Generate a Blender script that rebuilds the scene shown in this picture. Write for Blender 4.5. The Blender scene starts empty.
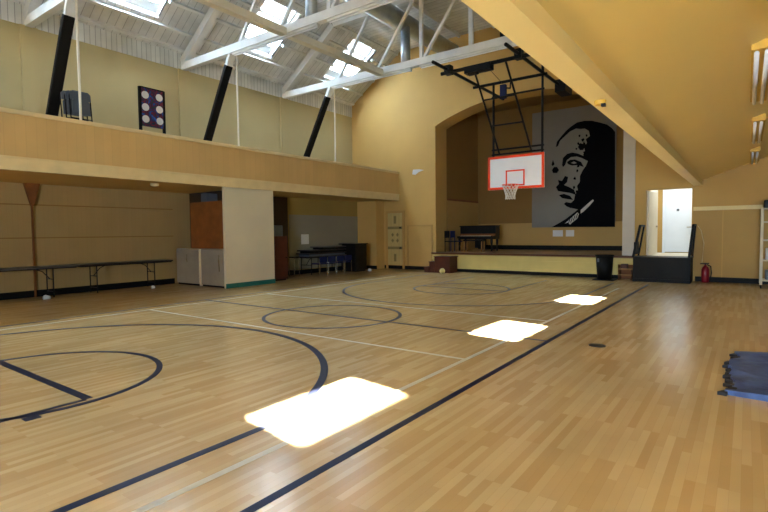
import bpy, bmesh, math, random
from mathutils import Vector, Matrix
random.seed(7)
S = bpy.context.scene
COL = S.collection
# ------------------------------------------------------------------ camera
cam_d = bpy.data.cameras.new('camera'); cam = bpy.data.objects.new('camera', cam_d); COL.objects.link(cam)
cam_d.sensor_width = 36.0; cam_d.lens = 497.0/768*36; cam_d.clip_start = 0.05; cam_d.clip_end = 200
YAW, PITCH, ROLL = math.radians(-36.15), math.radians(-2.74), math.radians(-0.6)
fw = Vector((math.sin(YAW)*math.cos(PITCH), math.cos(YAW)*math.cos(PITCH), math.sin(PITCH)))
rt = Vector((math.cos(YAW), -math.sin(YAW), 0)); up = rt.cross(fw)
r2 = rt*math.cos(ROLL)+up*math.sin(ROLL); u2 = -rt*math.sin(ROLL)+up*math.cos(ROLL)
cam.matrix_world = Matrix(((r2.x,u2.x,-fw.x,0),(r2.y,u2.y,-fw.y,0),(r2.z,u2.z,-fw.z,1.65),(0,0,0,1)))
S.camera = cam
# ------------------------------------------------------------------ world, sun, exposure
W = bpy.data.worlds.new('sky'); S.world = W; W.use_nodes = True
bg = W.node_tree.nodes['Background']; bg.inputs[0].default_value = (0.66,0.83,1.0,1); bg.inputs[1].default_value = 34.0
sun_d = bpy.data.lights.new('sun','SUN'); sun = bpy.data.objects.new('sun', sun_d); COL.objects.link(sun)
sun_d.energy = 150.0; sun_d.angle = math.radians(0.6); sun_d.color = (1.0,0.96,0.88)
sun.rotation_euler = Vector((1.26,-0.475,-1.0)).to_track_quat('-Z','Y').to_euler(); sun.location = (-25,20,25)
def area(name, loc, size, power, color, rot=(0,0,0), sy=None):
    d = bpy.data.lights.new(name,'AREA'); d.energy = power; d.color = color; d.shape='RECTANGLE'; d.size=size; d.size_y = sy or size
    o = bpy.data.objects.new(name,d); COL.objects.link(o); o.location = loc; o.rotation_euler = rot; return o
area('corridor_lamp', (-2.0,20.2,3.45), 1.0, 11, (0.93,0.97,1), sy=1.6)
S.view_settings.view_transform = 'Standard'; S.view_settings.look = 'None'
S.view_settings.gamma = 1.0; S.view_settings.use_curve_mapping = False
S.view_settings.exposure = 1.35
# ------------------------------------------------------------------ materials
def lin(c): return tuple((x/255/12.92 if x/255<=0.04045 else ((x/255+0.055)/1.055)**2.4) for x in c)
MATS = {}
def mat(name, rgb, rough=0.6, var=0.12, scale=3.0, metal=0.0, spec=0.4, bump=0.0, bscale=40, stripe=None, sv=0.86, rgb2=None, coat=0.0):
    m = bpy.data.materials.new(name); m.use_nodes = True; N = m.node_tree.nodes; L = m.node_tree.links
    b = N['Principled BSDF']; b.inputs['Roughness'].default_value = rough; b.inputs['Metallic'].default_value = metal
    b.inputs['Specular IOR Level'].default_value = spec; b.inputs['Coat Weight'].default_value = coat
    tc = N.new('ShaderNodeTexCoord'); nz = N.new('ShaderNodeTexNoise'); nz.inputs['Scale'].default_value = scale; nz.inputs['Detail'].default_value = 5
    L.new(tc.outputs['Object'], nz.inputs['Vector'])
    c = lin(rgb); d = lin(rgb2) if rgb2 else tuple(x*(1-var*2) for x in c)
    cr = N.new('ShaderNodeValToRGB'); cr.color_ramp.elements[0].position=0.3; cr.color_ramp.elements[1].position=0.68
    cr.color_ramp.elements[0].color = (*d,1); cr.color_ramp.elements[1].color = (*c,1)
    L.new(nz.outputs['Fac'], cr.inputs[0]); out = cr.outputs[0]
    if stripe:                      # (axis, spacing in m, darkness): grooves between boards
        ax, sp, dk = stripe
        sx = N.new('ShaderNodeSeparateXYZ'); L.new(tc.outputs['Object'], sx.inputs[0])
        mu = N.new('ShaderNodeMath'); mu.operation='DIVIDE'; mu.inputs[1].default_value = sp; L.new(sx.outputs[ax], mu.inputs[0])
        fr = N.new('ShaderNodeMath'); fr.operation='FRACT'; L.new(mu.outputs[0], fr.inputs[0])
        lt = N.new('ShaderNodeMath'); lt.operation='LESS_THAN'; lt.inputs[1].default_value = 0.02/sp if sp>0.15 else 0.12; L.new(fr.outputs[0], lt.inputs[0])
        fl_ = N.new('ShaderNodeMath'); fl_.operation='FLOOR'; L.new(mu.outputs[0], fl_.inputs[0])
        wn = N.new('ShaderNodeTexWhiteNoise'); wn.noise_dimensions='1D'; L.new(fl_.outputs[0], wn.inputs['W'])
        mr = N.new('ShaderNodeMapRange'); mr.inputs['To Min'].default_value=sv; mr.inputs['To Max'].default_value=1.0; L.new(wn.outputs['Value'], mr.inputs['Value'])
        ml = N.new('ShaderNodeMath'); ml.operation='MULTIPLY'; ml.inputs[1].default_value = dk; L.new(lt.outputs[0], ml.inputs[0])
        sb = N.new('ShaderNodeMath'); sb.operation='SUBTRACT'; L.new(mr.outputs[0], sb.inputs[0]); L.new(ml.outputs[0], sb.inputs[1])
        vm = N.new('ShaderNodeVectorMath'); vm.operation='SCALE'; L.new(out, vm.inputs[0]); L.new(sb.outputs[0], vm.inputs['Scale']); out = vm.outputs[0]
    L.new(out, b.inputs['Base Color'])
    if bump:
        n2 = N.new('ShaderNodeTexNoise'); n2.inputs['Scale'].default_value=bscale; L.new(tc.outputs['Object'], n2.inputs['Vector'])
        bp = N.new('ShaderNodeBump'); bp.inputs['Strength'].default_value=bump; bp.inputs['Distance'].default_value=0.02
        L.new(n2.outputs['Fac'], bp.inputs['Height']); L.new(bp.outputs[0], b.inputs['Normal'])
    MATS[name] = m; return m
def floor_mat():
    m = bpy.data.materials.new('maple_strips'); m.use_nodes=True; N=m.node_tree.nodes; L=m.node_tree.links; b=N['Principled BSDF']
    tc=N.new('ShaderNodeTexCoord'); sx=N.new('ShaderNodeSeparateXYZ'); L.new(tc.outputs['Object'],sx.inputs[0])
    cb=N.new('ShaderNodeCombineXYZ'); L.new(sx.outputs['Y'],cb.inputs['X']); L.new(sx.outputs['X'],cb.inputs['Y'])
    br=N.new('ShaderNodeTexBrick'); L.new(cb.outputs[0],br.inputs['Vector']); br.offset=0.37; br.offset_frequency=3
    br.inputs['Scale'].default_value=1; br.inputs['Brick Width'].default_value=0.75; br.inputs['Row Height'].default_value=0.06
    br.inputs['Mortar Size'].default_value=0.0006; br.inputs['Mortar Smooth'].default_value=0.3; br.inputs['Bias'].default_value=-0.15
    br.inputs['Color1'].default_value=(*lin((202,168,114)),1); br.inputs['Color2'].default_value=(*lin((222,194,144)),1); br.inputs['Mortar'].default_value=(*lin((188,152,100)),1)
    nz=N.new('ShaderNodeTexNoise'); nz.inputs['Scale'].default_value=0.55; nz.inputs['Detail'].default_value=4; L.new(tc.outputs['Object'],nz.inputs['Vector'])
    mr=N.new('ShaderNodeMapRange'); mr.inputs['From Min'].default_value=0.3; mr.inputs['From Max'].default_value=0.7; mr.inputs['To Min'].default_value=0.86; mr.inputs['To Max'].default_value=1.06; L.new(nz.outputs['Fac'],mr.inputs['Value'])
    vm=N.new('ShaderNodeVectorMath'); vm.operation='SCALE'; L.new(br.outputs['Color'],vm.inputs[0]); L.new(mr.outputs[0],vm.inputs['Scale'])
    L.new(vm.outputs[0],b.inputs['Base Color'])
    n3=N.new('ShaderNodeTexNoise'); n3.inputs['Scale'].default_value=1.7; n3.inputs['Detail'].default_value=6; L.new(tc.outputs['Object'],n3.inputs['Vector'])
    m3=N.new('ShaderNodeMapRange'); m3.inputs['From Min'].default_value=0.3; m3.inputs['From Max'].default_value=0.7; m3.inputs['To Min'].default_value=0.27; m3.inputs['To Max'].default_value=0.31; L.new(n3.outputs['Fac'],m3.inputs['Value'])
    b.inputs['Roughness'].default_value=0.24; b.inputs['Specular IOR Level'].default_value=0.6
    mp=N.new('ShaderNodeMapping'); mp.inputs['Scale'].default_value=(16,1.2,1); L.new(tc.outputs['Object'],mp.inputs[0])
    n4=N.new('ShaderNodeTexNoise'); n4.inputs['Scale'].default_value=1; L.new(mp.outputs[0],n4.inputs['Vector'])
    bp=N.new('ShaderNodeBump'); bp.inputs['Strength'].default_value=0.05; bp.inputs['Distance'].default_value=0.0015; L.new(n4.outputs['Fac'],bp.inputs['Height']); L.new(bp.outputs[0],b.inputs['Normal'])
    return m
def glass_mat(name, col=(0.95,0.98,1)):
    m=bpy.data.materials.new(name); m.use_nodes=True; N=m.node_tree.nodes; L=m.node_tree.links; N.remove(N['Principled BSDF'])
    t=N.new('ShaderNodeBsdfTransparent'); t.inputs[0].default_value=(*col,1); g=N.new('ShaderNodeBsdfGlossy'); g.inputs['Roughness'].default_value=0.02
    mx=N.new('ShaderNodeMixShader'); mx.inputs[0].default_value=0.06; L.new(t.outputs[0],mx.inputs[1]); L.new(g.outputs[0],mx.inputs[2]); L.new(mx.outputs[0],N['Material Output'].inputs[0]); return m
def frosted_mat(name):
    m=bpy.data.materials.new(name); m.use_nodes=True; N=m.node_tree.nodes; L=m.node_tree.links; N.remove(N['Principled BSDF'])
    t=N.new('ShaderNodeBsdfTranslucent'); t.inputs[0].default_value=(0.80,0.86,0.92,1); g=N.new('ShaderNodeBsdfDiffuse'); g.inputs[0].default_value=(0.8,0.8,0.8,1)
    mx=N.new('ShaderNodeMixShader'); mx.inputs[0].default_value=0.8; L.new(t.outputs[0],mx.inputs[1]); L.new(g.outputs[0],mx.inputs[2]); L.new(mx.outputs[0],N['Material Output'].inputs[0]); return m
FLOOR=floor_mat(); GLASS=glass_mat('clear_skylight_glass'); FROST=frosted_mat('frosted_skylight_panel')
DARKLINE=mat('navy_court_paint',(11,19,56),0.36,0.1,spec=0.15); WHITELINE=mat('worn_white_court_paint',(214,204,178),0.35,0.08,6,spec=0.35)
YEL=mat('yellow_plaster',(203,165,96),0.75,0.05,0.7,bump=0.05); YELW=mat('yellow_wainscot',(166,140,92),0.7,0.05,0.9,stripe=(1,0.12,0.05),sv=.96)
YELE=mat('yellow_end_wainscot',(188,152,88),0.7,0.05,0.9)
UP=mat('pale_cream_green_plaster',(192,176,128),0.8,0.05,0.6,bump=0.04)
PAR=mat('golden_parapet_boards',(212,178,120),0.6,0.05,1.0,stripe=(1,0.2,0.05),sv=.95); CAP=mat('cream_rail_paint',(228,208,158),0.5,0.05)
WHITE=mat('white_painted_plaster',(222,210,182),0.7,0.04,1.0); TEAL=mat('teal_baseboard_paint',(26,110,98),0.5,0.1)
BLKB=mat('black_rubber_baseboard',(9,9,11),0.6,0.1,spec=0.2); DECK=mat('whitewashed_roof_boards',(232,232,230),0.8,0.09,2.5,stripe=(1,0.23,0.35))
EAVE=mat('white_eave_boards',(230,230,224),0.75,0.08,2,stripe=(1,0.15,0.4)); TIMB=mat('white_painted_timber',(230,230,228),0.6,0.08,2)
TIMBC=mat('cream_painted_timber',(234,228,212),0.6,0.06,2)
CEIL=mat('yellow_aisle_ceiling',(240,212,132),0.32,0.03,0.5,spec=0.6); BEAM=mat('cream_beam_paint',(240,222,160),0.55,0.04,0.8)
BLACK=mat('black_steel_paint',(8,8,10),0.5,0.1,spec=0.25); PAD=mat('black_vinyl_pad',(6,6,8),0.6,0.1,spec=0.2,bump=0.1)
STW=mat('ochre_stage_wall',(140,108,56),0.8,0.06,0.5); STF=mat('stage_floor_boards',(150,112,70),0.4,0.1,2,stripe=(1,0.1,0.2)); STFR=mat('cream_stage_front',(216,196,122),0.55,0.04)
LAV=mat('pale_lavender_pilaster',(205,196,182),0.7,0.03)
MUR=mat('grey_mural_panel',(136,131,124),0.8,0.05,1); MBL=mat('black_mural_paint',(5,5,7),0.8,0.05,spec=0.1); MLT=mat('pale_mural_paint',(196,192,184),0.7,0.05)
DUCT=mat('galvanised_duct',(190,200,208),0.4,0.1,6,metal=0.75); BACK=mat('white_backboard',(232,234,240),0.35,0.02); ORG=mat('orange_red_trim',(238,66,16),0.45,0.05)
NET=mat('white_net_cord',(225,220,210),0.8,0.05); BRN=mat('reddish_plywood',(132,78,34),0.6,0.15,4); BRD=mat('dark_red_brown_wood',(84,36,20),0.5,0.15,4)
STEEL=mat('brushed_steel_cabinet',(168,160,146),0.4,0.06,3,metal=0.3); CHR=mat('chrome_tube',(200,200,200),0.2,0.05,metal=1.0); DKTOP=mat('dark_table_laminate',(46,36,34),0.4,0.1); GRYTOP=mat('grey_table_laminate',(84,80,80),0.45,0.08)
BLUEC=mat('navy_blue_fabric',(24,34,84),0.8,0.1); GREYC=mat('grey_blue_chair_paint',(84,92,104),0.45,0.06,spec=0.5); PIA=mat('black_piano_lacquer',(9,7,8),0.4,0.1,spec=0.3)
IVO=mat('ivory_keys',(228,214,184),0.35,0.03); DECOR=mat('cream_locker_boards',(208,188,124),0.6,0.05,2,stripe=(0,0.07,0.3)); ORN=mat('grey_green_ornament',(140,128,82),0.7,0.1)
PLAS=mat('grey_painted_plaster',(146,142,126),0.8,0.06,0.6); WTUBE=mat('white_tube_glass',(240,240,244),0.25,0.02); YBOX=mat('yellow_fixture_box',(214,170,62),0.5,0.05)
RED=mat('red_extinguisher_paint',(142,26,44),0.3,0.05); MATB=mat('blue_vinyl_mat',(78,104,158),0.5,0.2,5,bump=0.25,bscale=7,rgb2=(44,62,108)); TAPE=mat('torn_black_tape',(30,28,32),0.6,0.1)
DOORW=mat('pale_blue_white_door',(226,234,244),0.5,0.02); CORR=mat('white_corridor_paint',(238,232,214),0.7,0.03); DKREC=mat('dark_brown_recess_tone',(52,38,22),0.7,0.1,3); OLIV=mat('olive_alcove_paint',(160,136,74),0.75,0.05,.8); BALL=mat('scuffed_yellow_white_leather',(216,200,136),0.5,0.08); PAPER=mat('white_paper',(226,226,226),0.8,0.03)
BINM=mat('black_bin_plastic',(8,9,11),0.55,0.05,spec=0.2); TANP=mat('tan_wooden_box',(168,120,64),0.6,0.1,5); STONEG=mat('dark_steel_floor_plate',(62,60,56),0.4,0.1,metal=0.4)
SHEL=mat('cream_shelf_paint',(218,208,180),0.55,0.05)
def poster_mat():
    m=bpy.data.materials.new('swirled_poster_paint'); m.use_nodes=True; N=m.node_tree.nodes; L=m.node_tree.links; b=N['Principled BSDF']
    tc=N.new('ShaderNodeTexCoord'); v=N.new('ShaderNodeTexNoise'); v.inputs['Scale'].default_value=4.2; v.inputs['Distortion'].default_value=1.5; L.new(tc.outputs['Object'],v.inputs['Vector'])
    cr=N.new('ShaderNodeValToRGB'); e=cr.color_ramp.elements; e[0].position=.34; e[0].color=(*lin((20,70,70)),1); e[1].position=.66; e[1].color=(*lin((30,90,190)),1)
    for p,c in ((.43,(16,22,60)),(.50,(120,22,50)),(.54,(18,24,64))): x=e.new(p); x.color=(*lin(c),1)
    L.new(v.outputs['Fac'],cr.inputs[0]); L.new(cr.outputs[0],b.inputs['Base Color']); b.inputs['Roughness'].default_value=.6; return m
POST=poster_mat()
# ------------------------------------------------------------------ mesh helpers
class MB:
    def __init__(s): s.v=[]; s.f=[]
    def add(s, vs, fs):
        n=len(s.v); s.v+= [tuple(v) for v in vs]; s.f += [tuple(n+i for i in f) for f in fs]; return s
    def box(s,x0,x1,y0,y1,z0,z1):
        vs=[(x,y,z) for x in (x0,x1) for y in (y0,y1) for z in (z0,z1)]
        return s.add(vs,[(0,1,3,2),(4,6,7,5),(0,4,5,1),(2,3,7,6),(0,2,6,4),(1,5,7,3)])
    def bar(s,p,q,w,h,upv=(0,0,1)):
        p=Vector(p); q=Vector(q); d=(q-p).normalized(); u=Vector(upv)
        a=d.cross(u)
        if a.length<1e-4: a=d.cross(Vector((1,0,0)))
        a.normalize(); b=a.cross(d).normalized(); vs=[]
        for c in (p,q):
            for i,j in ((-1,-1),(1,-1),(1,1),(-1,1)): vs.append(c+a*i*w/2+b*j*h/2)
        return s.add(vs,[(3,2,1,0),(4,5,6,7),(0,1,5,4),(1,2,6,5),(2,3,7,6),(3,0,4,7)])
    def tube(s,pts,r,n=10,r1=None):
        pts=[Vector(p) for p in pts]; k=len(pts); vs=[]; fs=[]
        for i,p in enumerate(pts):
            d=(pts[min(i+1,k-1)]-pts[max(i-1,0)]).normalized(); a=d.cross(Vector((0,0,1)))
            if a.length<1e-3: a=d.cross(Vector((0,1,0)))
            a.normalize(); b=a.cross(d); rr=r if r1 is None else r+(r1-r)*i/(k-1)
            for j in range(n): t=2*math.pi*j/n; vs.append(p+a*math.cos(t)*rr+b*math.sin(t)*rr)
        for i in range(k-1):
            for j in range(n): fs.append((i*n+j,i*n+(j+1)%n,(i+1)*n+(j+1)%n,(i+1)*n+j))
        fs.append(tuple(range(n-1,-1,-1))); fs.append(tuple((k-1)*n+j for j in range(n)))
        return s.add(vs,fs)
    def lathe(s,c,prof,n=20):
        vs=[];fs=[];k=len(prof)
        for r,z in prof:
            for j in range(n): t=2*math.pi*j/n; vs.append((c[0]+r*math.cos(t),c[1]+r*math.sin(t),c[2]+z))
        for i in range(k-1):
            for j in range(n): fs.append((i*n+j,i*n+(j+1)%n,(i+1)*n+(j+1)%n,(i+1)*n+j))
        fs.append(tuple(range(n-1,-1,-1))); fs.append(tuple((k-1)*n+j for j in range(n))); return s.add(vs,fs)
    def ring(s,c,R,r,n=28,k=8):
        vs=[];fs=[]
        for i in range(n):
            t=2*math.pi*i/n
            for j in range(k): u=2*math.pi*j/k; vs.append((c[0]+(R+r*math.cos(u))*math.cos(t),c[1]+(R+r*math.cos(u))*math.sin(t),c[2]+r*math.sin(u)))
        for i in range(n):
            for j in range(k): fs.append((i*k+j,((i+1)%n)*k+j,((i+1)%n)*k+(j+1)%k,i*k+(j+1)%k))
        return s.add(vs,fs)
    def prism(s,poly,a0,a1,axis='y'):      # poly of (u,v); extruded along axis: y -> (x,z), x -> (y,z), z -> (x,y)
        n=len(poly); P={'y':lambda u,v,a:(u,a,v),'x':lambda u,v,a:(a,u,v),'z':lambda u,v,a:(u,v,a)}[axis]
        vs=[P(u,v,a0) for u,v in poly]+[P(u,v,a1) for u,v in poly]
        return s.add(vs,[tuple(range(n)),tuple(range(2*n-1,n-1,-1))]+[(i,(i+1)%n,n+(i+1)%n,n+i) for i in range(n)])
    def build(s,name,m,parent=None,bevel=0,smooth=False,at=None):
        me=bpy.data.meshes.new(name); me.from_pydata(s.v,[],s.f); me.update()
        b=bmesh.new(); b.from_mesh(me); bmesh.ops.recalc_face_normals(b,faces=b.faces); b.to_mesh(me); b.free()
        me.materials.append(m); o=bpy.data.objects.new(name,me); COL.objects.link(o)
        if parent is not None:
            o.parent=parent
            if not at: pass
            off=ORG_.get(parent.name,Vector((0,0,0)))
            me.transform(Matrix.Translation(-off)); ORG_[o.name]=off
        else:
            if at: me.transform(Matrix.Translation(-Vector(at))); o.location=at
            ORG_[o.name]=Vector(at) if at else Vector((0,0,0))
        if bevel:
            md=o.modifiers.new('bevel','BEVEL'); md.width=bevel; md.segments=2; md.limit_method='ANGLE'
        if smooth:
            for p in me.polygons: p.use_smooth=True
        return o
ORG_={}      # world origin of every thing, so that parts may be written in world coordinates
def thing(name,loc,label,cat,group=None):
    o=bpy.data.objects.new(name,None); COL.objects.link(o); o.location=loc; ORG_[o.name]=Vector(loc); o['label']=label; o['category']=cat
    if group: o['group']=group
    o.empty_display_size=.1; return o
def tag(o,label,cat,group=None):
    o['label']=label; o['category']=cat
    if group: o['group']=group
    return o
def struct(o): o['kind']='structure'; return o
def dup(root,loc,label=None,rz=None):
    r=root.copy(); COL.objects.link(r); r.location=loc
    if rz is not None: r.rotation_euler[2]=rz
    if label: r['label']=label
    for ch in list(root.children):
        c=ch.copy(); COL.objects.link(c); c.parent=r
        for g in ch.children: d=g.copy(); COL.objects.link(d); d.parent=c
    return r
B=lambda *a: MB().box(*a)
# ------------------------------------------------------------------ setting
XL, XU, XR = -15.55, -15.25, 2.6
YB, YE = -8.0, 18.4
floor=struct(B(XL-.2,XR+.2,YB-.2,22.8,-.1,0).build('floor',FLOOR))
CX,CY=-6.67,7.37
def arc(cx,cy,r,a0,a1,w,n=64):
    m=MB(); z0,z1=-.01,.0025
    for i in range(n):
        t0=math.radians(a0+(a1-a0)*i/n); t1=math.radians(a0+(a1-a0)*(i+1)/n)
        m.prism([(cx+(r-w/2)*math.cos(t0),cy+(r-w/2)*math.sin(t0)),(cx+(r+w/2)*math.cos(t0),cy+(r+w/2)*math.sin(t0)),(cx+(r+w/2)*math.cos(t1),cy+(r+w/2)*math.sin(t1)),(cx+(r-w/2)*math.cos(t1),cy+(r-w/2)*math.sin(t1))],z0,z1,'z')
    return m
def line(x0,x1,y0,y1): return B(x0,x1,y0,y1,-.01,.0025)
w=.07
arc(CX,CY,1.35,0,360,w).build('center_circle_line',DARKLINE,floor)
arc(CX,12.9,1.36,0,360,w).build('free_throw_circle_line',DARKLINE,floor)
arc(-6.6,2.12,1.37,0,360,w).build('free_throw_circle_line',DARKLINE,floor)
arc(CX,12.82,3.35,180,360,w).build('three_point_line',DARKLINE,floor)
arc(-6.68,2.0,3.5,14.7,165.3,w+.02).build('three_point_line',DARKLINE,floor)
line(-3.3325,-3.2575,-5,2.9).build('three_point_line',DARKLINE,floor); line(-10.1,-10.03,-5,2.9).build('three_point_line',DARKLINE,floor)
line(-3.35,-3.29,12.82,16.6).build('three_point_line',DARKLINE,floor); line(-10.05,-9.99,12.82,16.6).build('three_point_line',DARKLINE,floor)
line(-2.40,-2.33,-5,16.6).build('side_line',DARKLINE,floor); line(-11.0,-10.94,-5,16.6).build('side_line',DARKLINE,floor)
line(-10.94,-2.4,CY-.03,CY+.03).build('half_court_line',DARKLINE,floor)
line(-8.0,-5.3,12.87,12.93).build('free_throw_line',DARKLINE,floor); line(-8.0,-5.35,2.18,2.27).build('free_throw_line',DARKLINE,floor)
for x in (-8.0,-5.36): line(x,x+.06,12.9,16.4).build('lane_line',DARKLINE,floor)
for x in (-8.0,-5.37): line(x,x+.06,-3,2.2).build('lane_line',DARKLINE,floor)
line(-5.26,-5.15,1.62,1.75).build('lane_mark',DARKLINE,floor)
line(-2.93,-2.87,-3,15.2).build('volleyball_side_line',WHITELINE,floor); line(-10.6,-10.55,-3,15.2).build('volleyball_side_line',WHITELINE,floor)
line(-10.55,-2.93,5.7,5.76).build('volleyball_attack_line',WHITELINE,floor); line(-10.55,-2.93,9.0,9.05).build('volleyball_attack_line',WHITELINE,floor)
# walls
wl=struct(B(XL-.2,XL,YB,YE,0,3.1).build('wall_left',YELW))
for z in (2.47,1.58): B(XL-.01,XL+.03,YB,9.3,z,z+.03).build('rail',STW,wl)
B(XL-.01,XL+.035,YB,9.3,0,.18).build('baseboard',BLKB,wl)
wu=struct(B(XU-.4,XU,YB,YE,4.2,7.12).build('wall_upper_left',UP))
B(XU-.12,XU+.02,YB,YE,7.1,7.85).build('eave_board',EAVE,wu)
for y in (-3.59,.83,5.25,9.67,14.1): B(XU-.01,XU+.05,y-.2,y+.2,4.15,7.1).build('pilaster',UP,wu)
TW,RW=.76,.30
RZ=lambda x: 7.6+.7*(x-XU)          # underside of the left roof slope
XF,ZF=-12.46,9.553; XFR=-3.9
def roofz(x):
    if x<XF: return RZ(x)
    if x<=XFR: return ZF
    return ZF-.7*(x-XFR)
# end wall with arched stage opening and raised doorway
A0,A1,ZS,ZP,XP=-10.70,-3.40,6.10,6.87,-7.05
def archz(x):
    h=ZP-ZS; c=(A1-A0)/2; R=(c*c+h*h)/(2*h); return ZP-R+math.sqrt(R*R-(x-XP)**2)
we=MB()
we.prism([(XL-.2,0),(A0,0),(A0,ZF+.3),(XF,ZF+.3),(XL-.2,RZ(XL)+.3)],YE,YE+.96)
n=24
for i in range(n):
    x0=A0+(A1-A0)*i/n; x1=A0+(A1-A0)*(i+1)/n
    z0=archz(x0) if i else ZS; z1=archz(x1) if i<n-1 else ZS
    we.prism([(x0,z0),(x1,z1),(x1,roofz(x1)+.3),(x0,roofz(x0)+.3)],YE,YE+.96)
we.box(A1,-2.72,YE,YE+.96,.0,9.3)
we.box(-2.72,-1.42,YE,YE+.2,2.94,8.5); we.box(-2.72,-1.42,YE,YE+.2,0,.76); we.box(-1.42,XR+.2,YE,YE+.2,0,8.0)
wend=struct(we.build('wall_end',YEL))
def frame_trim(x0,x1,z0,z1,y,t,parent,m,name='panel_trim'):
    k=MB(); k.box(x0,x1,y-.03,y+.01,z1-t,z1); k.box(x0,x0+t,y-.03,y+.01,z0,z1-t); k.box(x1-t,x1,y-.03,y+.01,z0,z1-t); return k.build(name,m,parent)
frame_trim(-12.15,-10.86,.16,1.95,YE,.06,wend,YELE)
B(-13.4,-10.72,YE-.025,YE+.01,0,.15).build('baseboard',BLKB,wend)
B(-1.30,XR,YE-.03,YE+.01,0,.16).build('baseboard',BLKB,wend)
B(-1.38,XR,YE-.035,YE+.01,2.22,2.34).build('wainscot_rail',BEAM,wend)
B(-1.38,XR,YE-.015,YE+.01,.16,2.22).build('wainscot',YELE,wend)
B(-.62,-.59,YE-.025,YE,.16,2.22).build('panel_joint',YEL,wend)
B(A1-.01,-3.04,YE-.05,YE+.01,.78,6.2).build('pilaster',LAV,wend)
pt=MB().prism([(-11.86,4.16),(-11.82,4.36),(-11.5,4.35),(-11.27,4.30),(-11.52,4.24),(-11.70,4.13)],YE-.012,YE+.005).build('pale_patch',PAPER,wend)  # small pale patch with an irregular outline on the end wall
# stage house
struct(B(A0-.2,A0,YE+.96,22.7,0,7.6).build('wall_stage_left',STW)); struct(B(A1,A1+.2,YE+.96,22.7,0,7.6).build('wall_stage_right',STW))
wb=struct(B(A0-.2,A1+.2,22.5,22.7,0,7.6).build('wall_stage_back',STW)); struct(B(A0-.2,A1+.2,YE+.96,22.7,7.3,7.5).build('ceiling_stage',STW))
B(A0,A1,22.47,22.5,.78,.98).build('baseboard',BLKB,wb)
B(A0,A0+.03,19.4,22.5,3.02,3.10).build('rail',BRN,bpy.data.objects['wall_stage_left']); B(A0,A0+.02,19.4,22.5,.78,3.02).build('wainscot',YELE,bpy.data.objects['wall_stage_left'])
B(A0,A1,22.44,22.5,.98,2.0).build('wainscot',YELE,wb)
# right side: beam, wall above it, sloping aisle ceiling, right wall, rear wall
bm=struct(B(-1.38,-1.15,YB,YE,3.0,3.2).build('trim_1',BEAM))
struct(B(-1.38,-1.22,YB,YE,3.2,8.3).build('wall_upper_right',UP))
struct(MB().prism([(-1.16,3.16),(XR,3.16+.36*(XR+1.16)),(XR,3.3+.36*(XR+1.16)),(-1.16,3.3)],YB,YE).build('ceiling_aisle',CEIL))
k=MB(); WY=[]; e=[YB]
for c in WY: e+=[c-.8,c+.8]
e.append(YE)
for i in range(0,len(e),2): k.box(XR,XR+.2,e[i],e[i+1],1.1,3.1)
k.box(XR,XR+.2,YB,YE,0,1.1); k.box(XR,XR+.2,YB,YE,3.1,5); wr=struct(k.build('wall_right',YEL))
for i,c in enumerate(WY):
    f=MB()
    for a in ((c-.8,c-.74,1.1,3.1),(c+.74,c+.8,1.1,3.1),(c-.74,c+.74,1.1,1.16),(c-.74,c+.74,3.04,3.1),(c-.74,c+.74,2.06,2.12)): f.box(XR+.05,XR+.12,*a)
    f=struct(f.build('window_%d'%(i+11),SHEL)); B(XR+.08,XR+.085,c-.74,c+.74,1.16,3.04).build('pane',GLASS,f)
    pl=bpy.data.lights.new('daylight_portal','AREA'); pl.shape='RECTANGLE'; pl.size=2.0; pl.size_y=1.6; pl.cycles.is_portal=True
    po=bpy.data.objects.new('daylight_portal',pl); COL.objects.link(po); po.location=(XR+.22,c,2.1); po.rotation_euler=(0,math.radians(90),0); B(XR-.03,XR,YB,YE,0,.16).build('baseboard',BLKB,wr)
k=MB().box(XL-.2,-.9,YB-.2,YB,0,10); k.box(2.3,XR+.2,YB-.2,YB,0,10); k.box(-.9,2.3,YB-.2,YB,0,.5); k.box(-.9,2.3,YB-.2,YB,3.1,10); struct(k.build('wall_back',YEL))
f=MB()
for a in ((-.9,-.82,.5,3.1),(2.22,2.3,.5,3.1),(.66,.74,.5,3.1)): f.box(a[0],a[1],YB-.12,YB-.05,a[2],a[3])
f.box(-.82,2.22,YB-.12,YB-.05,.5,.58); f.box(-.82,2.22,YB-.12,YB-.05,3.02,3.1); f=struct(f.build('window_20',SHEL)); B(-.82,2.22,YB-.09,YB-.085,.58,3.02).build('pane',GLASS,f)  # unseen rear window, added to bring more daylight into the aisle
pl=bpy.data.lights.new('daylight_portal','AREA'); pl.shape='RECTANGLE'; pl.size=3.2; pl.size_y=2.6; pl.cycles.is_portal=True
po=bpy.data.objects.new('daylight_portal',pl); COL.objects.link(po); po.location=(.7,YB-.22,1.8); po.rotation_euler=(math.radians(90),0,0)
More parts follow.
